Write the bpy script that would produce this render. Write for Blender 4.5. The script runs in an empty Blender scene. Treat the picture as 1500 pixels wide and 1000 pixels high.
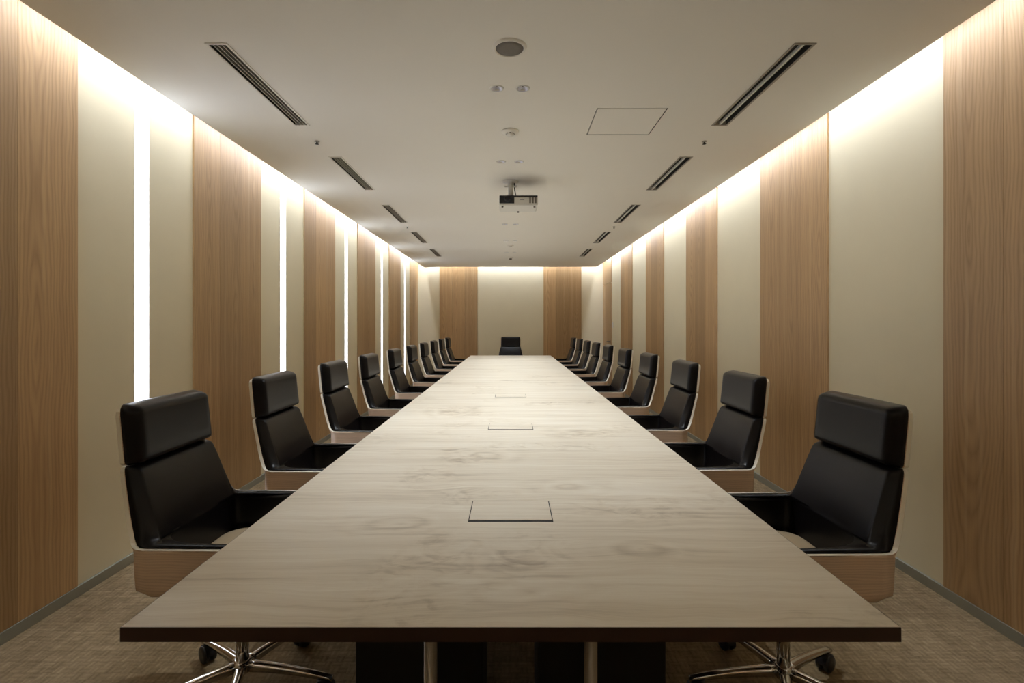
import bpy, bmesh, math, random
from mathutils import Vector, Matrix
random.seed(7)
S = bpy.context.scene
COL = S.collection
# ------------------------------------------------------------------ camera
H = 1.34                     # eye height
cam_d = bpy.data.cameras.new('camera'); cam = bpy.data.objects.new('camera', cam_d); COL.objects.link(cam)
cam.location = (0, 0, H); cam.rotation_euler = (math.pi/2, 0, 0)
cam_d.sensor_width = 36; cam_d.lens = 737/1500*36
cam_d.shift_x = 2/1500; cam_d.shift_y = -25/1500
cam_d.clip_start = 0.02
S.camera = cam
# ------------------------------------------------------------------ world and exposure
wd = bpy.data.worlds.new('world'); S.world = wd; wd.use_nodes = True
wd.node_tree.nodes['Background'].inputs[0].default_value = (0, 0, 0, 1)
S.view_settings.view_transform = 'Standard'; S.view_settings.look = 'None'
S.view_settings.gamma = 1; S.view_settings.use_curve_mapping = False
S.view_settings.exposure = 0.0
COVE = 78.0                  # radiance of the strips hidden in the ceiling gap
NICHE = 9.5                  # radiance of the upright wall strips
LCOL = (0.885, 0.962, 1.14)
DOWN = 56.0                   # watts of each ceiling downlight
# ------------------------------------------------------------------ room numbers
XW = 2.14; YB = 11.6; YF = -2.0; ZC = 2.644; XC = 1.955; YC = 11.41; ZT = 2.95
TH = 0.72; TW = 0.80; TY0 = 1.03; TY1 = 10.05

# ================================================================== material helpers
class N:
    def __init__(s, name):
        s.m = bpy.data.materials.new(name); s.m.use_nodes = True
        s.t = s.m.node_tree; s.b = s.t.nodes['Principled BSDF']
    def n(s, ty, **kw):
        x = s.t.nodes.new(ty)
        for k, v in kw.items(): setattr(x, k, v)
        return x
    def l(s, a, b): s.t.links.new(a, b)
    def put(s, sock, v):
        if hasattr(v, 'is_output') or isinstance(v, bpy.types.NodeSocket): s.l(v, sock)
        else: sock.default_value = v
    def math(s, op, a, b=0.0, c=0.0):
        x = s.n('ShaderNodeMath', operation=op)
        s.put(x.inputs[0], a); s.put(x.inputs[1], b); s.put(x.inputs[2], c)
        return x.outputs[0]
    def comb(s, x, y, z=0.0):
        c = s.n('ShaderNodeCombineXYZ'); s.put(c.inputs[0], x); s.put(c.inputs[1], y); s.put(c.inputs[2], z)
        return c.outputs[0]
    def noise(s, vec, scale=1.0, detail=2.0, rough=0.5, dist=0.0):
        x = s.n('ShaderNodeTexNoise'); s.l(vec, x.inputs['Vector'])
        x.inputs['Scale'].default_value = scale; x.inputs['Detail'].default_value = detail
        x.inputs['Roughness'].default_value = rough; x.inputs['Distortion'].default_value = dist
        return x.outputs['Fac']
    def ramp(s, f, stops):
        r = s.n('ShaderNodeValToRGB'); s.l(f, r.inputs[0]); e = r.color_ramp.elements
        while len(e) < len(stops): e.new(0.5)
        for i, (p, c) in enumerate(stops):
            e[i].position = p; e[i].color = (*c, 1) if len(c) == 3 else c
        return r.outputs[0]
    def mix(s, f, a, b, blend='MIX'):
        x = s.n('ShaderNodeMix', data_type='RGBA', blend_type=blend)
        s.put(x.inputs[0], f)
        s.put(x.inputs[6], (*a, 1) if isinstance(a, tuple) else a)
        s.put(x.inputs[7], (*b, 1) if isinstance(b, tuple) else b)
        return x.outputs[2]
    def bump(s, h, strength=0.3, dist=0.002):
        b = s.n('ShaderNodeBump'); b.inputs['Strength'].default_value = strength
        b.inputs['Distance'].default_value = dist; s.l(h, b.inputs['Height'])
        s.l(b.outputs[0], s.b.inputs['Normal'])
    def base(s, c): s.put(s.b.inputs['Base Color'], (*c, 1) if isinstance(c, tuple) else c)
    def set(s, **kw):
        for k, v in kw.items(): s.put(s.b.inputs[k.replace('_', ' ')], v)
    def uv(s, name):
        u = s.n('ShaderNodeUVMap', uv_map=name); x = s.n('ShaderNodeSeparateXYZ'); s.l(u.outputs[0], x.inputs[0])
        return x.outputs[0], x.outputs[1]
    def pos(s):
        g = s.n('ShaderNodeTexCoord'); return g.outputs['Object']
    def sep(s, v):
        x = s.n('ShaderNodeSeparateXYZ'); s.l(v, x.inputs[0]); return x.outputs

def plain(name, col, rough=0.5, metal=0.0, **kw):
    m = N(name); m.base(col); m.set(Roughness=rough, Metallic=metal, **kw)
    p = m.pos(); f = m.noise(p, 60, 3)                      # faint surface irregularity
    m.l(m.math('MULTIPLY_ADD', f, 0.08, rough-0.04), m.b.inputs['Roughness'])
    return m.m
def glow(name, col, strength):
    m = N(name); m.base((0.8, 0.8, 0.8)); m.b.inputs['Emission Color'].default_value = (*col, 1)
    m.b.inputs['Emission Strength'].default_value = strength
    return m.m

def wood(name, light, dark, streak, freq=150, amp=0.22, ring_amt=0.55, rough=0.5, tone=0.35, spec=0.4, vs=0.5):
    """ plain-sawn grain in the metres of uv map 'wood' (u across, v along); 'rnd' gives each board its own log """
    m = N(name)
    u, v = m.uv('wood'); r1, r2 = m.uv('rnd')
    k = m.math('MULTIPLY', r1, 37.0)
    w0 = m.noise(m.comb(m.math('MULTIPLY', v, vs), k, 0.0), 1.0, 1.0)
    w = m.math('MULTIPLY', m.math('SUBTRACT', w0, 0.5), amp*2)
    wob = m.noise(m.comb(m.math('MULTIPLY', u, 9.0), m.math('MULTIPLY', v, 2.2), k), 1.0, 3.0)
    uo = m.math('ADD', u, m.math('MULTIPLY', m.math('SUBTRACT', r2, 0.5), 0.14))
    uo = m.math('ADD', uo, m.math('MULTIPLY', m.math('SUBTRACT', wob, 0.5), 0.05))
    r = m.math('SQRT', m.math('ADD', m.math('MULTIPLY', uo, uo), m.math('MULTIPLY', w, w)))
    jit = m.noise(m.comb(m.math('MULTIPLY', u, 40.0), m.math('MULTIPLY', v, 5.0), k), 1.0, 2.0)
    rr = m.math('MULTIPLY_ADD', r, freq, m.math('MULTIPLY', jit, 1.1))
    fr = m.math('FRACT', rr)
    ring = m.math('POWER', m.math('PINGPONG', rr, 1.0), 1.6)
    fine = m.noise(m.comb(m.math('MULTIPLY', u, 420.0), m.math('MULTIPLY', v, 7.0), k), 1.0, 2.0)
    mid = m.noise(m.comb(m.math('MULTIPLY', u, 38.0), m.math('MULTIPLY', v, 0.9), k), 1.0, 3.0)
    f = m.math('ADD', m.math('MULTIPLY', ring, ring_amt), m.math('MULTIPLY', fine, 0.45))
    f = m.math('ADD', f, m.math('MULTIPLY_ADD', mid, 0.7, -0.45))
    c = m.ramp(f, [(0.0, light), (0.55, tuple((a+b)/2 for a, b in zip(light, dark))), (1.0, dark)])
    # a few pale mineral streaks
    ps = m.noise(m.comb(m.math('MULTIPLY', uo, 26.0), m.math('MULTIPLY', v, 0.35), m.math('ADD', k, 5.0)), 1.0, 1.0)
    c = m.mix(m.math('MULTIPLY', m.ramp(ps, [(0.60, (0, 0, 0)), (0.72, (1, 1, 1))]), 0.35), c, streak)
    # board to board tone
    t = m.math('MULTIPLY_ADD', m.math('SUBTRACT', r2, 0.5), tone, 1.0)
    c = m.mix(1.0, c, m.comb(t, t, t), 'MULTIPLY')
    m.base(c); m.set(Roughness=rough); m.b.inputs['Specular IOR Level'].default_value = spec
    m.bump(m.math('ADD', fine, ring), 0.12, 0.0008)
    return m.m

M = {}
M['wall_wood'] = wood('wall_wood', (0.485, 0.305, 0.138), (0.225, 0.120, 0.044), (0.57, 0.395, 0.21), rough=0.45, ring_amt=0.40, freq=120, spec=0.5)
M['shell_wood'] = wood('shell_wood', (0.80, 0.61, 0.45), (0.55, 0.38, 0.27), (0.6, 0.45, 0.32), freq=220, amp=0.12, rough=0.38)
M['ply_edge'] = plain('ply_edge', (0.93, 0.87, 0.74), 0.35)

KNOTS = [(0.05, 1.215, 0.13, 0.075, 3.0), (0.03, 1.355, 0.12, 0.06, 2.5), (0.36, 1.43, 0.10, 0.07, 2.0), (-0.34, 1.62, 0.15, 0.08, 2.5), (0.22, 1.98, 0.16, 0.10, 3.0), (-0.12, 2.45, 0.18, 0.13, 2.5), (0.40, 2.95, 0.18, 0.15, 2.5), (-0.42, 3.6, 0.2, 0.2, 3.0)]
def table_wood():
    m = N('table_veneer')
    p = m.pos(); x, y, z = m.sep(p)
    wob = m.noise(m.comb(m.math('MULTIPLY', x, 2.2), m.math('MULTIPLY', y, 5.0), 3.0), 1.0, 3.0, 0.55)
    ys = m.math('MULTIPLY_ADD', wob, 0.10, y)                       # gentle waviness of the grain
    fine = m.noise(m.comb(m.math('MULTIPLY', x, 4.0), m.math('MULTIPLY', ys, 260.0), 0.0), 1.0, 3.0)
    mid = m.noise(m.comb(m.math('MULTIPLY', x, 1.3), m.math('MULTIPLY', ys, 46.0), 4.0), 1.0, 3.0, 0.6)
    band = m.noise(m.comb(m.math('MULTIPLY', x, 0.7), m.math('MULTIPLY', y, 8.0), 7.0), 1.0, 2.0, 0.5)
    # figured patches: oval knots and feathered curls in some leaves
    mask = m.ramp(m.noise(m.comb(m.math('MULTIPLY', x, 2.0), m.math('MULTIPLY', y, 2.6), 6.0), 1.0, 1.0), [(0.50, (0, 0, 0)), (0.66, (1, 1, 1))])
    swirl = m.noise(m.comb(m.math('MULTIPLY', x, 3.4), m.math('MULTIPLY', y, 6.5), 11.0), 1.0, 2.0, 0.5, 0.9)
    rings = m.math('PINGPONG', m.math('MULTIPLY', swirl, 13.0), 1.0)
    curl = m.noise(m.comb(m.math('MULTIPLY', x, 7.0), m.math('MULTIPLY', y, 10.0), 1.0), 1.0, 4.0, 0.6, 1.8)
    cd = m.math('MULTIPLY', m.math('SUBTRACT', 0.47, curl), 1.6)
    fig = m.math('MULTIPLY', mask, m.math('MULTIPLY_ADD', rings, 0.16, m.math('MAXIMUM', cd, -0.05)))
    f = m.math('ADD', m.math('MULTIPLY', fine, 0.45), m.math('MULTIPLY_ADD', mid, 0.95, -0.42))
    f = m.math('ADD', f, m.math('MULTIPLY_ADD', band, 0.8, -0.38))
    f = m.math('ADD', f, fig)
    for kx, ky, ax, ay, n in KNOTS:                                  # oval knots with rings round them
        u = m.math('MULTIPLY', m.math('SUBTRACT', x, kx), 1/ax); v = m.math('MULTIPLY', m.math('SUBTRACT', ys, ky), 1/ay)
        d = m.math('SQRT', m.math('ADD', m.math('MULTIPLY', u, u), m.math('MULTIPLY', v, v)))
        dn = m.math('ADD', d, m.math('MULTIPLY', m.math('SUBTRACT', swirl, 0.5), 1.6))
        fall = m.math('MAXIMUM', m.math('SUBTRACT', 1.0, m.math('MULTIPLY', d, 0.62)), 0.0)
        ring = m.math('MULTIPLY_ADD', m.math('PINGPONG', m.math('MULTIPLY', dn, n), 1.0), 0.42, -0.08)
        f = m.math('ADD', f, m.math('MULTIPLY', ring, fall))
    c = m.ramp(f, [(0.0, (0.79, 0.735, 0.625)), (0.40, (0.67, 0.595, 0.475)), (1.0, (0.31, 0.24, 0.165))])
    m.base(c); m.set(Roughness=m.math('MULTIPLY_ADD', fine, 0.12, 0.30)); m.b.inputs['Specular IOR Level'].default_value = 0.5
    m.bump(fine, 0.05, 0.0005)
    return m.m
M['table_veneer'] = table_wood()
M['table_edge'] = plain('table_edge', (0.034, 0.015, 0.009), 0.45)
M['black_metal'] = plain('black_metal', (0.006, 0.006, 0.006), 0.5)

def plaster(name, col, var=0.08, rough=0.85, sc=3.0):
    m = N(name); p = m.pos()
    a = m.noise(p, sc, 4, 0.6); b = m.noise(p, 300, 2)
    f = m.math('MULTIPLY_ADD', m.math('SUBTRACT', a, 0.5), var*2, 1.0)
    f = m.math('ADD', f, m.math('MULTIPLY_ADD', b, 0.04, -0.02))
    c = m.mix(1.0, col, m.comb(f, f, f), 'MULTIPLY'); m.base(c); m.set(Roughness=rough)
    m.b.inputs['Specular IOR Level'].default_value = 0.25
    m.bump(b, 0.15, 0.0006)
    return m.m
M['cream'] = plaster('cream_wallcover', (0.75, 0.665, 0.46), 0.035)
M['ceiling'] = plaster('ceiling_paint', (0.80, 0.765, 0.69), 0.012)
M['void'] = plaster('void_paint', (0.80, 0.79, 0.76), 0.02)
M['skirting'] = plain('skirting_metal', (0.33, 0.33, 0.27), 0.4, 0.35)
M['dark_gap'] = plain('dark_gap', (0.02, 0.018, 0.015), 0.8)  # paints the shade in hatch, vent and lid gaps; also colours sprinkler deflectors

def carpet():
    m = N('carpet'); p = m.pos(); x, y, z = m.sep(p)
    wob = m.math('MULTIPLY', m.math('SUBTRACT', m.noise(p, 14, 2), 0.5), 0.010)
    gx = m.math('PINGPONG', m.math('MULTIPLY', m.math('ADD', x, wob), 90.0), 1.0)
    gy = m.math('PINGPONG', m.math('MULTIPLY', m.math('ADD', y, wob), 90.0), 1.0)
    # woven squares that swap direction like a basket weave, 33 mm each
    cx = m.math('FLOOR', m.math('MULTIPLY', x, 30.0)); cy = m.math('FLOOR', m.math('MULTIPLY', y, 30.0))
    par = m.math('MODULO', m.math('ABSOLUTE', m.math('ADD', cx, cy)), 2.0)
    wv = m.math('ADD', m.math('MULTIPLY', gx, par), m.math('MULTIPLY', gy, m.math('SUBTRACT', 1.0, par)))
    lx = m.math('POWER', m.math('PINGPONG', m.math('MULTIPLY', x, 30.0), 0.5), 0.35)
    ly = m.math('POWER', m.math('PINGPONG', m.math('MULTIPLY', y, 30.0), 0.5), 0.35)
    wn = m.n('ShaderNodeTexWhiteNoise', noise_dimensions='2D'); m.l(m.comb(cx, cy), wn.inputs['Vector'])
    sp = m.noise(p, 260, 3)
    ln = m.noise(m.comb(m.math('MULTIPLY', x, 5.0), m.math('MULTIPLY', y, 60.0)), 1.0, 3)
    ln2 = m.noise(m.comb(m.math('MULTIPLY', x, 60.0), m.math('MULTIPLY', y, 5.0)), 1.0, 3)
    f = m.math('ADD', m.math('MULTIPLY', wv, 0.22), m.math('MULTIPLY', wn.outputs[0], 0.20))
    f = m.math('ADD', f, m.math('MULTIPLY', m.math('MULTIPLY', lx, ly), 0.18))
    f = m.math('ADD', f, m.math('MULTIPLY_ADD', sp, 0.35, -0.12))
    f = m.math('ADD', f, m.math('MULTIPLY_ADD', m.math('ADD', ln, ln2), 0.45, -0.40))
    c = m.ramp(f, [(0.0, (0.14, 0.096, 0.048)), (0.5, (0.295, 0.215, 0.117)), (1.0, (0.48, 0.375, 0.23))])
    m.base(c); m.set(Roughness=0.95); m.b.inputs['Specular IOR Level'].default_value = 0.1
    m.bump(m.math('ADD', wv, sp), 0.5, 0.003)
    return m.m
M['carpet'] = carpet()

def leather(name, col, rough=0.42):
    m = N(name); p = m.pos(); v = m.n('ShaderNodeTexVoronoi'); m.l(p, v.inputs['Vector']); v.inputs['Scale'].default_value = 320
    m.base(m.mix(m.noise(p, 6, 2), col, tuple(c*1.35 for c in col))); m.set(Roughness=rough)
    m.b.inputs['Specular IOR Level'].default_value = 0.24
    m.bump(v.outputs['Distance'], 0.15, 0.0006); return m.m
M['leather'] = leather('black_leather', (0.0035, 0.0026, 0.0029), 0.30)
def fabric():
    m = N('beige_fabric'); p = m.pos(); x, y, z = m.sep(p)
    g = m.math('MULTIPLY', m.math('PINGPONG', m.math('MULTIPLY', x, 300.0), 1.0), m.math('PINGPONG', m.math('MULTIPLY', y, 300.0), 1.0))
    c = m.mix(g, (0.58, 0.44, 0.27), (0.70, 0.55, 0.35)); m.base(c); m.set(Roughness=0.85); m.bump(g, 0.3, 0.001); return m.m
M['seat_fabric'] = fabric()
M['chrome'] = plain('chrome', (0.72, 0.71, 0.69), 0.12, 1.0)
M['satin'] = plain('satin_nickel', (0.62, 0.54, 0.43), 0.38, 0.6)
M['brushed'] = plain('brushed_steel', (0.50, 0.47, 0.42), 0.32, 1.0)
M['caster'] = plain('caster_plastic', (0.012, 0.012, 0.014), 0.35)
M['white_plastic'] = plain('white_plastic', (0.66, 0.64, 0.58), 0.4)
M['device_white'] = plain('device_white', (0.74, 0.70, 0.62), 0.45)
M['mesh_grey'] = plain('speaker_mesh', (0.17, 0.15, 0.125), 0.7)
M['diff_metal'] = plain('diffuser_metal', (0.34, 0.31, 0.26), 0.5, 0.3)
M['louvre'] = plain('louvre_grey', (0.16, 0.145, 0.12), 0.5, 0.2)
M['grey_badge'] = plain('grey_badge', (0.25, 0.25, 0.26), 0.4)
M['glass_black'] = plain('lens_glass', (0.01, 0.012, 0.02), 0.05)
M['reflector'] = plain('reflector', (0.90, 0.90, 0.97), 0.3, 0.3)
M['cove'] = glow('cove_strip_light', LCOL, COVE)
M['niche'] = glow('niche_strip_light', LCOL, NICHE)

# ================================================================== mesh helpers
def build(name, bm, mat, parent=None, smooth=False, bevel=0.0, seg=2, **props):
    bmesh.ops.recalc_face_normals(bm, faces=bm.faces)
    me = bpy.data.meshes.new(name); bm.to_mesh(me); bm.free()
    for x in (mat if isinstance(mat, (list, tuple)) else [mat]): me.materials.append(M[x])
    if smooth:
        for p in me.polygons: p.use_smooth = True
    o = bpy.data.objects.new(name, me); COL.objects.link(o)
    if parent: o.parent = parent
    if bevel:
        b = o.modifiers.new('bevel', 'BEVEL'); b.width = bevel; b.segments = seg; b.limit_method = 'ANGLE'; b.angle_limit = 0.7
        b.harden_normals = False
    for k, v in props.items(): o[k] = v
    return o
def box(bm, a, b, mi=0, uv=None):
    """ axis-aligned box between corners a and b; uv = (across axis, along axis, r1, r2) """
    x0, y0, z0 = a; x1, y1, z1 = b
    vs = [bm.verts.new(p) for p in ((x0,y0,z0),(x1,y0,z0),(x1,y1,z0),(x0,y1,z0),(x0,y0,z1),(x1,y0,z1),(x1,y1,z1),(x0,y1,z1))]
    fs = [bm.faces.new([vs[i] for i in q]) for q in ((0,3,2,1),(4,5,6,7),(0,1,5,4),(1,2,6,5),(2,3,7,6),(3,0,4,7))]
    for f in fs: f.material_index = mi
    if uv:
        ua, va, r1, r2 = uv
        L = bm.loops.layers.uv.get('wood') or bm.loops.layers.uv.new('wood')
        R = bm.loops.layers.uv.get('rnd') or bm.loops.layers.uv.new('rnd')
        L = bm.loops.layers.uv.get('wood')
        cu = (a[ua]+b[ua])/2
        for f in fs:
            for lp in f.loops:
                lp[L].uv = (lp.vert.co[ua]-cu, lp.vert.co[va]+9*r1); lp[R].uv = (r1, r2)
    return vs
def lathe(bm, prof, n=32, M4=None, mi=0, cap=True):
    rings = []
    for r, z in prof:
        rings.append([bm.verts.new(Vector((r*math.cos(2*math.pi*i/n), r*math.sin(2*math.pi*i/n), z))) for i in range(n)])
    for a, b in zip(rings, rings[1:]):
        for i in range(n):
            f = bm.faces.new((a[i], a[(i+1)%n], b[(i+1)%n], b[i])); f.material_index = mi; f.smooth = True
    if cap:
        f = bm.faces.new(rings[0][::-1]); f.material_index = mi
        f = bm.faces.new(rings[-1]); f.material_index = mi
    vs = [v for r in rings for v in r]
    if M4 is not None: bmesh.ops.transform(bm, matrix=M4, verts=vs)
    return vs
def cells(u0, u1, v0, v1, holes):
    """ rectangle minus rectangles -> list of rectangles """
    us = sorted({u0, u1, *[h[0] for h in holes], *[h[1] for h in holes]})
    vs = sorted({v0, v1, *[h[2] for h in holes], *[h[3] for h in holes]})
    out = []
    for va, vb in zip(vs, vs[1:]):
        run = None
        for ua, ub in zip(us, us[1:]):
            cu, cv = (ua+ub)/2, (va+vb)/2
            solid = not any(h[0] < cu < h[1] and h[2] < cv < h[3] for h in holes)
            if solid: run = (run[0], ub) if run else (ua, ub)
            if (not solid or ub == us[-1]) and run:
                out.append((run[0], run[1], va, vb)); run = None
    return out
def empty(name, loc, rz=0, **props):
    o = bpy.data.objects.new(name, None); COL.objects.link(o); o.location = loc; o.rotation_euler = (0, 0, rz)
    o.empty_display_size = 0.1
    for k, v in props.items(): o[k] = v
    return o
def tag(o, label, category, group=None):
    o['label'] = label; o['category'] = category
    if group: o['group'] = group
    return o
def copy_tree(o, parent=None):
    c = o.copy(); COL.objects.link(c); c.parent = parent
    for ch in list(o.children): copy_tree(ch, c)
    return c

# ================================================================== the room
bm = bmesh.new(); box(bm, (-XW-0.3, YF-0.3, -0.1), (XW+0.3, YB+0.3, 0)); build('floor', bm, 'carpet', kind='structure')

P0, PP = 2.475, 0.9075                 # first panel joint, panel width
niches = [(P0 + PP*(2*k+0.5) - 0.068, P0 + PP*(2*k+0.5) + 0.052) for k in range(5)]
NZ0, NZ1 = 0.06, 2.675
def side_wall(sgn, name):
    bm = bmesh.new()
    holes = [(a, b, NZ0, NZ1) for a, b in niches] if sgn < 0 else []
    if sgn > 0: holes = []
    for a, b, c, d in cells(YF-0.1, YB+0.1, 0.0, ZT, holes):
        x0, x1 = sorted((sgn*XW, sgn*(XW+0.07)))
        box(bm, (x0, a, c), (x1, b, d))
    x0, x1 = sorted((sgn*(XW+0.0702), sgn*(XW+0.12)))
    box(bm, (x0, YF-0.1, 0), (x1, YB+0.1, ZT))
    w = build(name, bm, 'cream', kind='structure')
    k = -5
    for k in range(-5, 11, 2):
        y0 = P0 + PP*k; y1 = y0 + PP
        if sgn > 0 and k == 9: continue
        y0 = max(y0, YF+0.002)
        if y1 <= y0: continue
        bm = bmesh.new()
        for j in range(3):
            a = y1-PP + PP/3*j; b = a + PP/3
            if b < y0+0.02: continue
            a = max(a, y0)
            r1, r2 = random.random(), random.random()
            x0, x1 = sorted((sgn*(XW-0.012), sgn*(XW-0.0002)))
            box(bm, (x0, a+0.001, 0.054), (x1, b-0.001, ZT-0.001), uv=(1, 2, r1, r2))
        build('timber_panel', bm, 'wall_wood', w)
    return w
WL = side_wall(-1, 'wall_left'); WR = side_wall(1, 'wall_right')
def end_wall(y, sgn, name):
    bm = bmesh.new(); a, b = sorted((y, y+sgn*0.1)); box(bm, (-XW, a, 0), (XW, b, ZT)); w = build(name, bm, 'cream', kind='structure')
    for x0, x1 in ((-1.64, -0.762), (0.757, 1.63)):
        bm = bmesh.new()
        for j in range(3):
            p = x0 + (x1-x0)/3*j; q = p + (x1-x0)/3
            c, d = sorted((y-sgn*0.012, y-sgn*0.0002))
            box(bm, (p+0.001, c, 0.054), (q-0.001, d, ZT-0.001), uv=(0, 2, random.random(), random.random()))
        build('timber_panel', bm, 'wall_wood', w)
    return w
end_wall(YB, 1, 'wall_back'); end_wall(YF, -1, 'wall_front')

# skirting
for nm, a, b in (('baseboard_left', (-XW, YF, 0), (-XW+0.014, YB, 0.052)), ('baseboard_right', (XW-0.014, YF, 0), (XW, YB, 0.052)),
                 ('baseboard_back', (-XW+0.0145, YB-0.014, 0), (XW-0.0145, YB, 0.052)), ('baseboard_front', (-XW+0.0145, YF, 0), (XW-0.0145, YF+0.014, 0.052))):
    bm = bmesh.new(); box(bm, a, b); build(nm, bm, 'skirting', bevel=0.002, kind='structure')

# door, flush in the last timber panel of the right wall
DY0, DY1 = P0+PP*9, YB-0.015
DX = XW-0.012
bm = bmesh.new()
for j in range(3):
    a = DY0 + (DY1-DY0)/3*j; b = DY0 + (DY1-DY0)/3*(j+1)
    box(bm, (DX, a+0.001, 2.235), (XW-0.0002, b-0.001, ZT-0.001), uv=(1, 2, 0.2+0.3*j, 0.5))
build('timber_panel', bm, 'wall_wood', WR)
bm = bmesh.new()
for j in range(3):
    a = DY0 + (DY1-DY0)/3*j; b = DY0 + (DY1-DY0)/3*(j+1)
    box(bm, (DX, a+0.001, 0.054), (XW-0.0002, b-0.001, 2.225), uv=(1, 2, 0.2+0.3*j, 0.5))
dr = build('door_1', bm, 'wall_wood', kind='structure')
bm = bmesh.new()
box(bm, (DX-0.055, DY0+0.09, 0.965), (DX-0.035, DY0+0.24, 0.985))
box(bm, (DX-0.055, DY0+0.09, 0.965), (DX-0.0001, DY0+0.11, 0.985))
box(bm, (DX-0.008, DY0+0.075, 0.95), (DX-0.0001, DY0+0.125, 1.0))
build('door_handle', bm, 'mesh_grey', dr, bevel=0.003)

# wall switch on the cream panel beside the door
sw = tag(empty('light_switch', (XW, DY0-0.12, 1.33)), 'small white rectangular switch plate on the cream wall just before the far door', 'light switch')
bm = bmesh.new(); box(bm, (-0.010, -0.035, -0.06), (-0.0002, 0.035, 0.06)); build('switch_plate', bm, 'white_plastic', sw, bevel=0.002)
bm = bmesh.new(); box(bm, (-0.014, -0.014, -0.028), (-0.0102, 0.014, 0.028)); build('rocker', bm, 'white_plastic', sw, bevel=0.001)

# ------------------------------------------------------------------ dropped ceiling plate with its openings
dif_y = [2.33, 3.91, 5.48, 7.08, 8.68]; DL = 0.97
lights_y = [2.78, 4.03, 5.28, 6.54, 7.85, 9.12]
holes = [(s*1.367-0.043, s*1.367+0.043, y+0.012, y+DL-0.012) for s in (-1, 1) for y in dif_y]
holes += [(x-0.026, x+0.026, y-0.026, y+0.026) for y in lights_y for x in (-0.076, 0.067)]
holes += [(0.521, 0.951, 3.035, 3.46)]
XCR = 1.60
bm = bmesh.new()
for a, b, c, d in cells(-XCR, XC, YF+0.19, YC, holes): box(bm, (a, c, ZC), (b, d, ZC+0.03))
bmesh.ops.remove_doubles(bm, verts=bm.verts, dist=1e-5)
ce = build('ceiling', bm, 'ceiling', kind='structure')
# border board along the left side: the crease the photo shows
bm = bmesh.new()
v = [bm.verts.new(p) for p in ((-XC, YF+0.19, ZC-0.015), (-XCR, YF+0.19, ZC), (-XCR, YC, ZC), (-XC, YC, ZC-0.015),
                               (-XC, YF+0.19, ZC+0.03), (-XCR, YF+0.19, ZC+0.03), (-XCR, YC, ZC+0.03), (-XC, YC, ZC+0.03))]
for q in ((0,3,2,1),(4,5,6,7),(0,1,5,4),(1,2,6,5),(2,3,7,6),(3,0,4,7)): bm.faces.new([v[i] for i in q])
build('border_board', bm, 'ceiling', ce)
bm = bmesh.new(); box(bm, (-XW-0.12, YF-0.1, ZT), (XW+0.12, YB+0.1, ZT+0.1)); build('upper_slab', bm, 'void', ce)

# flush access hatch
h = tag(empty('access_hatch', (0.736, 3.2475, ZC)), 'square ceiling access hatch with a thin dark outline, right of the centre line', 'access hatch')
bm = bmesh.new(); box(bm, (-0.2085, -0.206, 0.0005), (0.2085, 0.206, 0.014)); build('hatch_panel', bm, 'ceiling', h)
bm = bmesh.new()
box(bm, (-0.215, -0.2125, 0.014), (0.215, 0.2125, 0.02))
for q in cells(-0.215, 0.215, -0.2125, 0.2125, [(-0.2125, 0.2125, -0.210, 0.210)]): box(bm, (q[0]+1e-4, q[2]+1e-4, 0.0015), (q[1]-1e-4, q[3]-1e-4, 0.0139))
build('hatch_frame', bm, 'dark_gap', h)

# ------------------------------------------------------------------ hidden cove strips
for nm, a, b, lab in (
    ('left', (-1.995, YF+0.1, 0), (-1.972, YB-0.06, 0), 'white light strip hidden above the ceiling edge along the left wall'),
    ('right', (1.972, YF+0.1, 0), (1.995, YB-0.06, 0), 'white light strip hidden above the ceiling edge along the right wall'),
    ('back', (-1.965, YC+0.018, 0), (1.965, YC+0.040, 0), 'white light strip hidden above the ceiling edge along the far wall'),
    ('front', (-1.965, YF+0.15, 0), (1.965, YF+0.172, 0), 'added white light strip, unseen above the ceiling edge behind the camera')):  # unseen front strip, added to brighten the near chairs and table
    bm = bmesh.new(); z = 2.81
    long_y = (b[1]-a[1]) > (b[0]-a[0]); L = (b[1]-a[1]) if long_y else (b[0]-a[0]); n = max(1, round(L/0.45))
    for i in range(n):
        p = list(a); q = list(b); ax = 1 if long_y else 0
        p[ax] = a[ax] + L*i/n; q[ax] = a[ax] + L*(i+1)/n
        vs = [bm.verts.new(t) for t in ((p[0], p[1], z), (p[0], q[1], z), (q[0], q[1], z), (q[0], p[1], z))]
        bm.faces.new(vs)
    bmesh.ops.remove_doubles(bm, verts=bm.verts, dist=1e-5)
    me_o = build('cove_light_diffuser', bm, 'cove')
    for p in me_o.data.polygons: pass
    r = tag(empty('cove_light', ((a[0]+b[0])/2, (a[1]+b[1])/2, 2.81)), lab, 'strip light')
    me_o.name = 'diffuser'; me_o.parent = r; me_o.matrix_parent_inverse = Matrix.Translation(-Vector(r.location))
    bm = bmesh.new(); box(bm, (a[0]-0.003, a[1], z+0.001), (b[0]+0.003, b[1], z+0.02))
    hs = build('housing', bm, 'diff_metal', r); hs.matrix_parent_inverse = Matrix.Translation(-Vector(r.location))
    bm = bmesh.new(); mx, my = (a[0]+b[0])/2, (a[1]+b[1])/2          # web carrying the strip from the slab
    if long_y: box(bm, (mx-0.002, a[1], z+0.02), (mx+0.002, b[1], ZT))
    else: box(bm, (a[0], my-0.002, z+0.02), (b[0], my+0.002, ZT))
    hg = build('hanger_web', bm, 'diff_metal', r); hg.matrix_parent_inverse = Matrix.Translation(-Vector(r.location))

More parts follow.
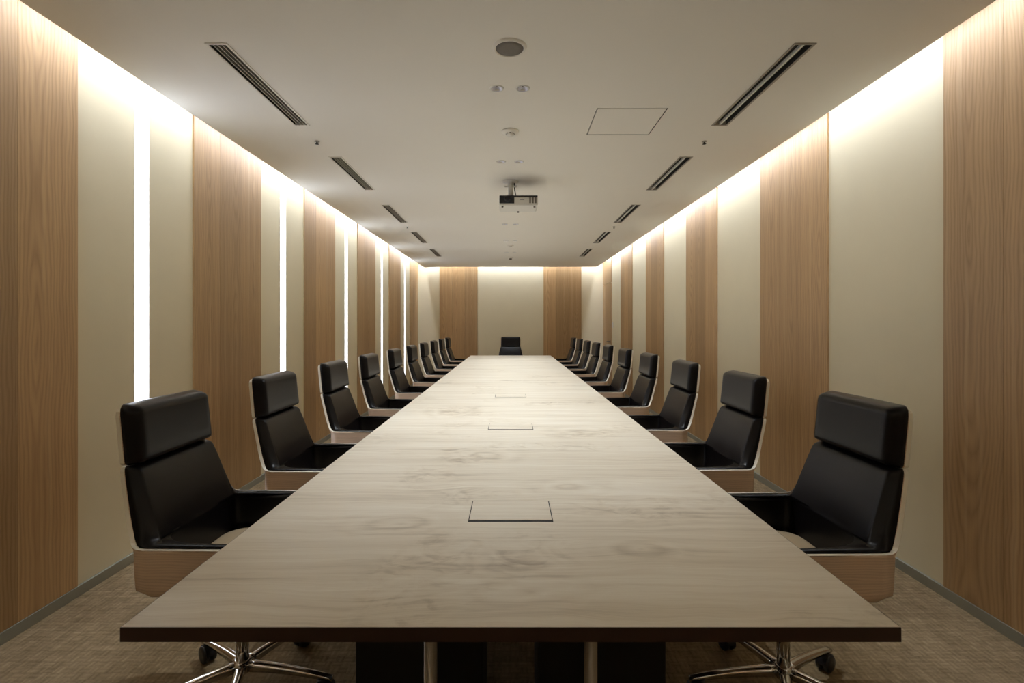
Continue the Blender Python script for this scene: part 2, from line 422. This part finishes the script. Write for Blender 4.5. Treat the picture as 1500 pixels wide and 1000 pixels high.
# ------------------------------------------------------------------ upright lights let into the left wall
order = ['nearest', 'second', 'third', 'fourth', 'farthest']
for i, (a, b) in enumerate(niches):
    r = tag(empty('wall_light', (-XW, (a+b)/2, NZ0)),
            'tall narrow white light strip in the left wall, %s of five from the camera' % order[i], 'wall light', 'upright light strips in the left wall')
    w = (b-a)/2
    bm = bmesh.new(); n = 5; hh = NZ1-NZ0
    for k in range(n):
        z0 = 0.004 + (hh-0.008)*k/n; z1 = 0.004 + (hh-0.008)*(k+1)/n
        bm.faces.new([bm.verts.new(p) for p in ((-0.050, -w+0.004, z0), (-0.050, w-0.004, z0), (-0.050, w-0.004, z1), (-0.050, -w+0.004, z1))])
    bmesh.ops.remove_doubles(bm, verts=bm.verts, dist=1e-5)
    build('diffuser', bm, 'niche', r)
    bm = bmesh.new()
    box(bm, (-0.068, -w, 0), (-0.052, w, hh))
    box(bm, (-0.0515, -w, 0), (-0.001, -w+0.003, hh)); box(bm, (-0.0515, w-0.003, 0), (-0.001, w, hh))
    box(bm, (-0.0515, -w+0.003, 0), (-0.001, w-0.003, 0.003)); box(bm, (-0.0515, -w+0.003, hh-0.003), (-0.001, w-0.003, hh))
    build('housing', bm, 'white_plastic', r)

# ------------------------------------------------------------------ linear air diffusers
def diffuser(sgn):
    r = empty('air_diffuser', (0, 0, 0))
    bm = bmesh.new(); w = 0.052; L = DL
    for a, b in (((-w, 0, -0.004), (-w+0.012, L, 0)), ((w-0.012, 0, -0.004), (w, L, 0)), ((-w+0.012, 0, -0.004), (w-0.012, 0.014, 0)), ((-w+0.012, L-0.014, -0.004), (w-0.012, L, 0))):
        box(bm, a, b)
    build('frame', bm, 'diff_metal' if sgn > 0 else 'device_white', r, bevel=0.0012)
    xs = [-0.021, 0.0, 0.021] if sgn < 0 else [0.0]
    hw = 0.0026 if sgn < 0 else 0.0045
    for x in xs:
        bm = bmesh.new(); box(bm, (x-hw, 0.0145, -0.002), (x+hw, L-0.0145, 0.016)); build('slat', bm, 'device_white' if sgn > 0 else 'diff_metal', r)
    bm = bmesh.new()
    box(bm, (-0.0425, 0.0135, 0.026), (0.0425, L-0.0135, 0.0295))
    for sx in (-1, 1):
        a, b = sorted((sx*0.0425, sx*0.0405)); box(bm, (a, 0.0135, 0.0005), (b, L-0.0135, 0.0259))
    build('plenum', bm, 'dark_gap', r)
    return r
for sgn, side in ((-1, 'left'), (1, 'right')):
    first = diffuser(sgn)
    for i, y in enumerate(dif_y):
        o = first if i == 0 else copy_tree(first)
        o.location = (sgn*1.367, y, ZC)
        tag(o, 'long slotted ceiling air outlet on the %s, %s of five from the camera' % (side, order[i]), 'air vent', 'linear air outlets along the %s side of the ceiling' % side)

# ------------------------------------------------------------------ downlights in pairs
def downlight():
    r = empty('downlight', (0, 0, 0))
    bm = bmesh.new(); lathe(bm, [(0.031, -0.0005), (0.033, -0.004), (0.038, -0.0035), (0.0395, 0.0)], 28, cap=False)
    build('trim_ring', bm, 'white_plastic', r, smooth=True)
    bm = bmesh.new(); lathe(bm, [(0.0315, -0.0035), (0.026, 0.008), (0.0195, 0.018), (0.012, 0.024), (0.0001, 0.026)], 28, cap=False)
    build('reflector', bm, 'reflector', r, smooth=True)
    bm = bmesh.new(); lathe(bm, [(0.0001, 0.009), (0.005, 0.0105), (0.008, 0.016), (0.008, 0.0235)], 20, cap=False)
    build('lamp', bm, 'glass_black', r, smooth=True)
    return r
def lamp_beam(o, x, y):
    ld = bpy.data.lights.new('downlight_beam', 'SPOT'); ld.energy = DOWN; ld.color = (0.86, 0.93, 1.0)
    ld.spot_size = math.radians(92); ld.spot_blend = 0.8; ld.shadow_soft_size = 0.012
    lo = bpy.data.objects.new('downlight_beam', ld); COL.objects.link(lo); lo.location = (x, y, ZC+0.006)
dl = downlight(); k = 0
rown = ['first', 'second', 'third', 'fourth', 'fifth', 'sixth']
where = ['between the round speaker and the smoke detector', 'between the smoke detector and the projector', 'above the projector', 'just beyond the projector', 'well beyond the projector', 'nearest the far wall']
for i, y in enumerate(lights_y):
    for x, sd in ((-0.076, 'left'), (0.067, 'right')):
        o = dl if k == 0 else copy_tree(dl); k += 1
        o.location = (x, y, ZC); lamp_beam(o, x, y)
        tag(o, 'small round recessed downlight, %s of the pair %s' % (sd, where[i]), 'downlight', 'downlights in pairs along the ceiling')

# round ceiling speaker
sp = tag(empty('ceiling_speaker', (-0.005, 2.37, ZC)), 'round ceiling speaker with a grey-brown mesh disc and pale rim', 'speaker')
bm = bmesh.new(); lathe(bm, [(0.0655, -0.006), (0.068, -0.010), (0.074, -0.009), (0.080, -0.004), (0.082, 0.0)], 48, cap=False); build('rim', bm, 'device_white', sp, smooth=True)
bm = bmesh.new(); lathe(bm, [(0.0001, -0.0075), (0.04, -0.007), (0.0655, -0.006), (0.0655, -0.001)], 48, cap=False); build('grille', bm, 'mesh_grey', sp, smooth=True)

# detectors
def detector(y, lab, R, depth, cat='smoke detector', nm='smoke_detector', core='device_white'):
    r = tag(empty(nm, (-0.003, y, ZC)), lab, cat)
    bm = bmesh.new(); lathe(bm, [(R, 0.0), (R, -0.008), (R*0.93, -0.013), (R*0.55, -0.016), (R*0.5, -0.018)], 36, cap=True); build('base', bm, 'device_white', r, smooth=True)
    bm = bmesh.new(); lathe(bm, [(R*0.46, -0.018), (R*0.46, -depth+0.008), (R*0.36, -depth), (0.0001, -depth-0.002)], 28, cap=False); build('sensor_head', bm, core, r, smooth=True)
    bm = bmesh.new()
    for j in range(8):
        a = 2*math.pi*j/8; m4 = Matrix.Rotation(a, 4, 'Z') @ Matrix.Translation((R*0.475, 0, -depth+0.013))
        vs = box(bm, (-0.002, -0.005, -0.004), (0.002, 0.005, 0.004)); bmesh.ops.transform(bm, matrix=m4, verts=vs)
    build('vent', bm, 'mesh_grey', r)
detector(3.395, 'round white smoke detector between the two nearest downlight pairs', 0.058, 0.032)
detector(8.30, 'faint round white detector on the ceiling far beyond the projector', 0.05, 0.03)
detector(9.80, 'dark-centred round detector on the ceiling closest to the far wall', 0.055, 0.045, core='mesh_grey')

# sprinkler heads
def sprinkler():
    r = empty('sprinkler', (0, 0, 0))
    bm = bmesh.new(); lathe(bm, [(0.018, 0), (0.017, -0.004), (0.009, -0.006)], 24); build('escutcheon', bm, 'diff_metal', r, smooth=True)
    bm = bmesh.new(); lathe(bm, [(0.005, -0.006), (0.005, -0.016), (0.013, -0.018), (0.013, -0.020)], 16); build('deflector', bm, 'dark_gap', r, smooth=True)
    return r
s0 = sprinkler(); k = 0
for y, fr in ((3.585, 'nearer'), (6.72, 'farther')):
    for sgn, side in ((-1, 'left'), (1, 'right')):
        o = s0 if k == 0 else copy_tree(s0); k += 1
        o.location = (sgn*1.38, y, ZC)
        tag(o, 'tiny dark sprinkler head between air outlets on the %s side, the %s one' % (side, fr), 'sprinkler', 'sprinkler heads between the air outlets')

# ------------------------------------------------------------------ projector
pj = tag(empty('projector', (0.0, 4.6, ZC)), 'black and white projector hanging from the ceiling on a short white pole', 'projector')
def pbox(nm, a, b, mat, bev=0.0, par=pj):
    bm = bmesh.new(); box(bm, a, b); return build(nm, bm, mat, par, bevel=bev)
bm = bmesh.new(); lathe(bm, [(0.072, 0), (0.072, -0.006), (0.06, -0.010), (0.03, -0.014), (0.03, -0.03), (0.001, -0.03)], 32); build('mount_plate', bm, 'white_plastic', pj, smooth=True)
bm = bmesh.new(); lathe(bm, [(0.024, -0.03), (0.024, -0.135)], 24); 
box(bm, (-0.055, -0.012, -0.05), (0.055, 0.012, -0.04)); build('pole', bm, 'white_plastic', pj)
bm = bmesh.new()
box(bm, (-0.03, -0.03, -0.150), (0.03, 0.03, -0.132))
for sx in (-1, 1):
    for sy in (-1, 1):
        vs = box(bm, (-0.006, 0, -0.006), (0.006, 0.11, 0.0)); ang = math.atan2(sy, sx) - math.pi/2
        bmesh.ops.transform(bm, matrix=Matrix.Translation((0, 0, -0.15)) @ Matrix.Rotation(ang, 4, 'Z'), verts=vs)
box(bm, (-0.04, -0.05, -0.157), (0.15, 0.05, -0.150))
build('bracket', bm, 'black_metal', pj)
X0, X1, Z1, Z0 = -0.103, 0.243, -0.158, -0.247
pbox('body', (X0, -0.13, Z0), (X1, 0.14, Z1-0.012), 'white_plastic', 0.012)
pbox('top_cover', (X0+0.002, -0.134, Z1-0.013), (X1-0.002, 0.142, Z1), 'caster', 0.006)
pbox('lens_panel', (X0+0.003, -0.136, Z0+0.018), (X0+0.135, -0.1285, Z1-0.014), 'caster', 0.003)
bm = bmesh.new(); lathe(bm, [(0.030, 0), (0.030, 0.012), (0.024, 0.013), (0.02, 0.006), (0.0001, 0.009)], 32, Matrix.Translation((X0+0.075, -0.134, (Z0+Z1)/2+0.004)) @ Matrix.Rotation(math.pi/2, 4, 'X'), cap=False)
build('lens', bm, 'glass_black', pj, smooth=True)
for j in range(3):
    pbox('vent', (X1-0.078+j*0.024, -0.1325, Z0+0.02), (X1-0.062+j*0.024, -0.1295, Z1-0.018), 'mesh_grey')
pbox('badge', (0.085, -0.1315, -0.200), (0.122, -0.1298, -0.193), 'grey_badge')
for x, y in ((X0+0.03, -0.10), (X1-0.03, -0.10), (0.07, 0.11)):
    bm = bmesh.new(); lathe(bm, [(0.009, 0.0), (0.009, -0.010), (0.006, -0.012)], 16, Matrix.Translation((x, y, Z0))); build('foot', bm, 'mesh_grey', pj)
bm = bmesh.new()
pts = [Vector((0.035, 0.0, -0.012)), Vector((0.036, 0.01, -0.06)), Vector((0.045, 0.03, -0.11)), Vector((0.062, 0.05, -0.155))]
rg = []
for i, p in enumerate(pts):
    rg.append([bm.verts.new(p + Vector((0.005*math.cos(a), 0.005*math.sin(a), 0))) for a in [2*math.pi*q/8 for q in range(8)]])
for a, b in zip(rg, rg[1:]):
    for i in range(8): bm.faces.new((a[i], a[(i+1)%8], b[(i+1)%8], b[i]))
build('cable', bm, 'caster', pj, smooth=True)

# ================================================================== table
tb = tag(empty('conference_table', (0, 5.54, 0)), 'very long pale wood conference table with a dark edge running down the room', 'table')
lids = [(1.598, 1.768), (2.985, 3.155), (4.315, 4.485)]
def tl(o): o.matrix_parent_inverse = Matrix.Translation((0, -5.54, 0)); return o
bm = bmesh.new()
lh = [(-0.1345, 0.1345, a-0.020, b+0.0008) for a, b in lids]
for a, b, c, d in cells(-TW+0.0015, TW-0.0015, TY0+0.0015, TY1-0.0015, lh): box(bm, (a, c, TH-0.006), (b, d, TH))
bmesh.ops.remove_doubles(bm, verts=bm.verts, dist=1e-5)
tl(build('tabletop', bm, 'table_veneer', tb))
bm = bmesh.new()
for a, b, c, d in cells(-TW, TW, TY0, TY1, [(-TW+0.0015, TW-0.0015, TY0+0.0015, TY1-0.0015)]): box(bm, (a, c, TH-0.030), (b, d, TH-0.0004))
box(bm, (-TW+0.0015, TY0+0.0015, TH-0.030), (TW-0.0015, TY1-0.0015, TH-0.0125))
tl(build('table_edge', bm, 'table_edge', tb))
for i, (a, b) in enumerate(lids):
    bm = bmesh.new(); box(bm, (-0.1315, a, TH-0.010), (0.1315, b, TH-0.0003)); lid = tl(build('cable_lid', bm, 'table_veneer', tb))
    bm = bmesh.new()
    for q in cells(-0.1345, 0.1345, a-0.020, b+0.0008, [(-0.1318, 0.1318, a-0.0002, b+0.0002)]):
        box(bm, (q[0]+0.0001, q[2]+0.0001, TH-0.011), (q[1]-0.0001, q[3]-0.0001, TH-0.0015))
    build('lid_shade_fill', bm, 'dark_gap', lid)  # dark filler strip stands in for the shade in the open slot
# supports
def support(y0):
    for sx in (-1, 1):
        bm = bmesh.new(); a, b = sorted((sx*0.09, sx*(0.50 if y0 < 2 else 0.26))); box(bm, (a, y0+0.20, 0.0), (b, y0+0.50, TH-0.030)); tl(build('pedestal', bm, 'black_metal', tb, bevel=0.004))
        bm = bmesh.new(); lathe(bm, [(0.030, 0.0), (0.030, 0.012), (0.0185, 0.016), (0.0185, TH-0.030)], 28, Matrix.Translation((sx*0.226-0.0, y0, 0))); tl(build('leg', bm, 'satin', tb, smooth=True))
for y0 in (1.42, 3.75, 6.1, 8.5): support(y0)

# ================================================================== chair
def lerp(t, xs, ys):
    if t <= xs[0]: return ys[0]
    for i in range(len(xs)-1):
        if t <= xs[i+1]:
            f = (t-xs[i])/(xs[i+1]-xs[i]); return ys[i]+(ys[i+1]-ys[i])*f
    return ys[-1]
BZ = [0.490, 0.499, 0.515, 0.647, 0.88, 1.08]
BX = [-0.125, -0.170, -0.187, -0.198, -0.278, -0.298]
PW = [0.225, 0.255, 0.266, 0.270, 0.270, 0.270]
RAD = 0.030
def pt(s, z, off, RAD=0.030):
    """ point on the shell's inner face: s metres along the horizontal U from the spine, moved inwards by off """
    sg = -1 if s < 0 else 1; s = abs(s)
    xb = lerp(z, BZ, BX); P = lerp(z, BZ, PW); r = RAD
    flat = P - r; arc = r*math.pi/2
    if s <= flat:
        x, y, nx, ny = xb, s, 1, 0
    elif s <= flat+arc:
        a = (s-flat)/r; x = xb + r - r*math.cos(a); y = flat + r*math.sin(a); nx = math.cos(a); ny = -math.sin(a)
    else:
        x = xb + r + (s-flat-arc); y = P; nx, ny = 0, -1
    x += 0.007*min(1, (s/0.2))**2 * (1 if z > 0.66 else max(0, (z-0.55)/0.11)) * (1 if s <= flat else max(0.0, 1-(s-flat)/arc))
    return Vector((x+nx*off, sg*(y+ny*off), z))
def slab(name, rows, cols, off0, off1, smax, mats, parent, rim=None, rin=0.030):
    """ closed sheet; off0/off1(s,t,z,v) give outer and inner offsets """
    bm = bmesh.new(); L = bm.loops.layers.uv.new('wood'); R = bm.loops.layers.uv.new('rnd')
    A, B, UV = [], [], {}
    for i, z in enumerate(rows):
        v = i/(len(rows)-1); ra, rb = [], []
        sm = smax(z)
        for t in cols:
            s = t*sm
            p = bm.verts.new(pt(s, z, off0(t, z))); q = bm.verts.new(pt(s, z, off1(t, z), rin))
            UV[p] = UV[q] = (z, s); ra.append(p); rb.append(q)
        A.append(ra); B.append(rb)
    nr, nc = len(rows), len(cols); rimf = []
    for i in range(nr-1):
        for j in range(nc-1):
            bm.faces.new((A[i][j], A[i+1][j], A[i+1][j+1], A[i][j+1])); bm.faces.new((B[i][j], B[i][j+1], B[i+1][j+1], B[i+1][j]))
    for i in range(nr-1):
        rimf.append(bm.faces.new((A[i][0], B[i][0], B[i+1][0], A[i+1][0]))); rimf.append(bm.faces.new((A[i][-1], A[i+1][-1], B[i+1][-1], B[i][-1])))
    for j in range(nc-1):
        rimf.append(bm.faces.new((A[0][j], A[0][j+1], B[0][j+1], B[0][j]))); rimf.append(bm.faces.new((A[-1][j], B[-1][j], B[-1][j+1], A[-1][j+1])))
    for f in bm.faces:
        f.smooth = True
        for lp in f.loops: lp[L].uv = UV[lp.vert]; lp[R].uv = (0.31, 0.5)
    if rim is not None:
        for f in rimf: f.material_index = rim; f.smooth = False
    o = build(name, bm, mats, parent)
    return o
ARM = 0.62                                   # length along the U to the arm's front end
def smax_shell(z):
    return lerp(z, [0.490, 0.499, 0.515, 0.640, 0.6465, 0.6485, 0.651, 0.656, 0.664, 0.69, 0.78, 0.86, 0.872, 0.880],
                   [0.52, 0.58, 0.62, 0.66, 0.655, 0.300, 0.284, 0.272, 0.264, 0.255, 0.235, 0.213, 0.208, 0.196])
def smax_head(z):
    return lerp(z, [0.884, 0.887, 0.893, 1.04, 1.058, 1.066, 1.070], [0.193, 0.200, 0.204, 0.203, 0.199, 0.190, 0.178])
def edge_cols(n, p=2.2):
    ts = [i/n*2-1 for i in range(n+1)]
    return [math.copysign(1-(1-abs(t))**p, t) if abs(t) > 0 else 0 for t in ts]
def sup(d, r):
    """ quarter-round falloff: 0 at the rim, 1 once d metres inside reaches r """
    d = max(0.0, min(d, r)); return math.sqrt(max(0.0, 1-(1-d/r)**2))

def make_chair():
    r = empty('conference_chair', (0, 0, 0))
    PLY = 0.013
    rows = [0.490, 0.492, 0.495, 0.499, 0.506, 0.515, 0.53, 0.56, 0.60, 0.630, 0.640, 0.6465, 0.6485, 0.651, 0.653, 0.656, 0.660, 0.665, 0.675, 0.69, 0.71, 0.74, 0.78, 0.82, 0.86, 0.868, 0.873, 0.877, 0.880]
    cols = [i/34*2-1 for i in range(35)]
    slab('shell', rows, cols, lambda t, z: -PLY, lambda t, z: 0.0, smax_shell, ['shell_wood', 'ply_edge'], r, rim=1)
    hrows = [0.884, 0.886, 0.889, 0.894, 0.92, 0.96, 1.0, 1.02, 1.04, 1.05, 1.058, 1.063, 1.067, 1.07]
    slab('headrest_shell', hrows, [i/14*2-1 for i in range(15)], lambda t, z: -PLY, lambda t, z: 0.0, smax_head, ['shell_wood', 'ply_edge'], r, rim=1)
    # padding: thick, with rolled edges
    T = 0.044
    def sm(z): return smax_shell(z) - 0.006
    prow = [0.508, 0.515, 0.53, 0.56, 0.59, 0.61, 0.622, 0.630, 0.636, 0.640, 0.6435, 0.6475, 0.652, 0.658, 0.666, 0.676, 0.69, 0.71, 0.74, 0.78, 0.82, 0.850, 0.862, 0.870, 0.876, 0.880, 0.883]
    def padz(z):
        return z
    def padoff(t, z):
        s = abs(t)*sm(z); back = s < 0.30
        dz = (0.8835 - z) + 0.001
        e = (1-abs(t))*sm(z)
        if z > 0.655: k = sup(e+0.001, 0.020)
        else: k = 1.0 if s < 0.33 else sup(max(0.6485 - z, 0)+0.001, 0.014)
        k *= sup(dz, 0.020)
        f = 0.001 + T*k
        if z > 0.66: f += 0.006*math.sin(min(1, (z-0.66)/0.2)*math.pi)*(1-t*t)
        return f
    def sm2(z): return lerp(z, [0.50, 0.6435, 0.6475, 0.652, 0.658, 0.666, 0.69, 0.78, 0.86, 0.876, 0.883],
                               [0.615, 0.650, 0.645, 0.302, 0.276, 0.266, 0.253, 0.232, 0.211, 0.205, 0.197])
    sm = sm2
    ec = edge_cols(44, 1.7)
    slab('backrest_pad', prow, ec, lambda t, z: 0.0006, padoff, sm2, ['leather'], r, rin=0.072)
    hr = [0.8842, 0.8855, 0.888, 0.892, 0.898, 0.908, 0.94, 0.97, 1.0, 1.02, 1.035, 1.048, 1.058, 1.066, 1.072, 1.077, 1.081]
    def hoff(t, z):
        e = (1-abs(t))*0.2
        k = sup(e+0.0005, 0.026)*sup(z-0.8835, 0.020)*sup(1.0815-z, 0.026)
        return 0.001 + 0.056*k + 0.004*(1-t*t)*k
    slab('headrest_pad', hr, edge_cols(26, 2.0), lambda t, z: 0.0006, hoff, lambda z: lerp(z, [0.884, 0.889, 0.895, 1.05, 1.066, 1.076, 1.081], [0.192, 0.198, 0.201, 0.200, 0.197, 0.190, 0.180]), ['leather'], r)
    # bracket joining headrest to back
    bm = bmesh.new(); vs = box(bm, (-0.006, -0.06, -0.06), (0.0, 0.06, 0.06)); bmesh.ops.transform(bm, matrix=Matrix.Translation((-0.2975, 0, 0.883)) @ Matrix.Rotation(-0.16, 4, 'Y'), verts=vs)
    build('headrest_bracket', bm, 'black_metal', r, bevel=0.002)
    # seat cushion
    bm = bmesh.new()
    def outline(x0, x1, w, rr, n=8):
        pts = []
        for cx, cy, a0 in ((x1-rr*0.6, w-rr*0.6, 0), (x0+rr, w-rr, 90), (x0+rr, -w+rr, 180), (x1-rr*0.6, -w+rr*0.6, 270)):
            q = rr if a0 in (90, 180) else rr*0.6
            for i in range(n+1):
                a = math.radians(a0+90*i/n); pts.append((cx+q*math.cos(a), cy+q*math.sin(a)))
        return pts
    prof = [(0.020, 0.472), (0.004, 0.478), (0.0, 0.49), (0.0, 0.508), (0.004, 0.519), (0.012, 0.5265), (0.03, 0.531), (0.08, 0.534)]
    rg = []
    for ins, z in prof:
        rg.append([bm.verts.new((x, y, z)) for x, y in outline(-0.155+ins, 0.24-ins, 0.215-ins, max(0.09-ins*0.4, 0.03))])
    for a, b in zip(rg, rg[1:]):
        for i in range(len(a)): bm.faces.new((a[i], a[(i+1) % len(a)], b[(i+1) % len(a)], b[i]))
    bm.faces.new(rg[0][::-1]); bm.faces.new(rg[-1])
    build('seat', bm, 'seat_fabric', r, smooth=True)
    # plywood pan under the seat
    bm = bmesh.new(); UVl = bm.loops.layers.uv.new('wood'); Rl = bm.loops.layers.uv.new('rnd'); rg = []
    for ins, z in [(0.05, 0.445), (0.015, 0.455), (0.0, 0.472), (0.002, 0.4835)]:
        rg.append([bm.verts.new((x, y, z)) for x, y in outline(-0.135+ins, 0.23-ins, 0.226-ins, 0.08)])
    for a, b in zip(rg, rg[1:]):
        for i in range(len(a)): bm.faces.new((a[i], a[(i+1) % len(a)], b[(i+1) % len(a)], b[i]))
    bm.faces.new(rg[0][::-1]); bm.faces.new(rg[-1])
    for f in bm.faces:
        for lp in f.loops: lp[UVl].uv = (lp.vert.co.y, lp.vert.co.x); lp[Rl].uv = (0.7, 0.5)
    build('seat_pan', bm, 'shell_wood', r)
    bm = bmesh.new(); box(bm, (-0.09, -0.06, 0.415), (0.10, 0.06, 0.4445)); lathe(bm, [(0.03, 0.395), (0.03, 0.415)], 20); build('tilt_mechanism', bm, 'black_metal', r, bevel=0.006)
    bm = bmesh.new(); lathe(bm, [(0.014, 0.26), (0.014, 0.395)], 20); lathe(bm, [(0.022, 0.13), (0.022, 0.265), (0.0145, 0.27)], 24); build('column', bm, 'chrome', r, smooth=False)
    bm = bmesh.new(); lathe(bm, [(0.022, 0.085), (0.030, 0.090), (0.032, 0.118), (0.027, 0.130), (0.022, 0.132)], 24); build('hub', bm, 'chrome', r, smooth=False)
    # one leg along +x
    bm = bmesh.new(); st = []
    for i in range(13):
        f = i/12; x = 0.024 + 0.306*f; zt = 0.128 - 0.020*f - 0.030*f*f; w = 0.019 - 0.006*f; hgt = 0.034 - 0.018*f
        st.append([bm.verts.new((x, w*c, zt-hgt*d)) for c, d in ((-1, 0.32), (-0.62, 0.08), (0, 0), (0.62, 0.08), (1, 0.32), (0.8, 1.0), (-0.8, 1.0))])
    for a, b in zip(st, st[1:]):
        for i in range(7): bm.faces.new((a[i], a[(i+1) % 7], b[(i+1) % 7], b[i]))
    bm.faces.new(st[0]); bm.faces.new(st[-1][::-1])
    for f in bm.faces: f.smooth = True
    leg = build('leg', bm, 'chrome', r)
    bm = bmesh.new()
    for sy in (-1, 1):
        lathe(bm, [(0.012, -0.010), (0.028, -0.0095), (0.0325, -0.006), (0.0325, 0.006), (0.028, 0.0095), (0.012, 0.010)], 24,
              Matrix.Translation((0.300, sy*0.0145, 0.0325)) @ Matrix.Rotation(math.pi/2, 4, 'X'))
    lathe(bm, [(0.006, 0.030), (0.006, 0.0625)], 12, Matrix.Translation((0.318, 0, 0)))
    pr = []
    for sy in (-0.017, 0.017):                                            # hood over the twin wheels
        pr.append([bm.verts.new((0.300+0.035*math.cos(math.radians(a)), sy, 0.0325+0.0355*math.sin(math.radians(a)))) for a in range(0, 181, 15)])
    for i in range(12): bm.faces.new((pr[0][i], pr[0][i+1], pr[1][i+1], pr[1][i]))
    bm.faces.new(pr[0]); bm.faces.new(pr[1][::-1])
    build('caster', bm, 'caster', leg)
    for k in range(1, 5):
        c = copy_tree(leg, r); c.rotation_euler = (0, 0, k*2*math.pi/5)
    return r
chair = make_chair()
def set_base(c, deg):
    k = 0
    for ch in c.children:
        if ch.name.startswith('leg'): ch.rotation_euler = (0, 0, math.radians(deg + 72*k)); k += 1
YL = [1.82, 2.645, 3.52, 4.39, 5.35, 6.28, 7.17, 8.09, 8.99, 9.88]
YR = [1.79, 2.67, 3.565, 4.495, 5.417, 6.35, 7.25, 8.11, 8.96, 9.88]
nth = ['nearest to the camera', 'second from the camera', 'third from the camera', 'fourth from the camera', 'fifth from the camera', 'sixth from the camera', 'seventh from the camera', 'third from the far end', 'second from the far end', 'last before the far end']
GR = 'high-back chairs around the long table'
first = True
for i, y in enumerate(YL):
    c = chair if first else copy_tree(chair); first = False
    c.location = (-0.97, y, 0); c.rotation_euler = (0, 0, 0)
    tag(c, 'black high-back chair with plywood shell on the left, %s' % nth[i], 'chair', GR)
    set_base(c, -2 if i == 0 else random.uniform(0, 72))
for i, y in enumerate(YR):
    c = copy_tree(chair); c.location = (0.97, y, 0); c.rotation_euler = (0, 0, math.pi)
    tag(c, 'black high-back chair with plywood shell on the right, %s' % nth[i], 'chair', GR)
    set_base(c, 33-180 if i == 0 else random.uniform(0, 72))
c = copy_tree(chair); c.location = (0.0, 10.22, 0); c.rotation_euler = (0, 0, -math.pi/2); set_base(c, 20)
tag(c, 'black high-back chair alone at the far head of the table, facing the camera', 'chair', GR)
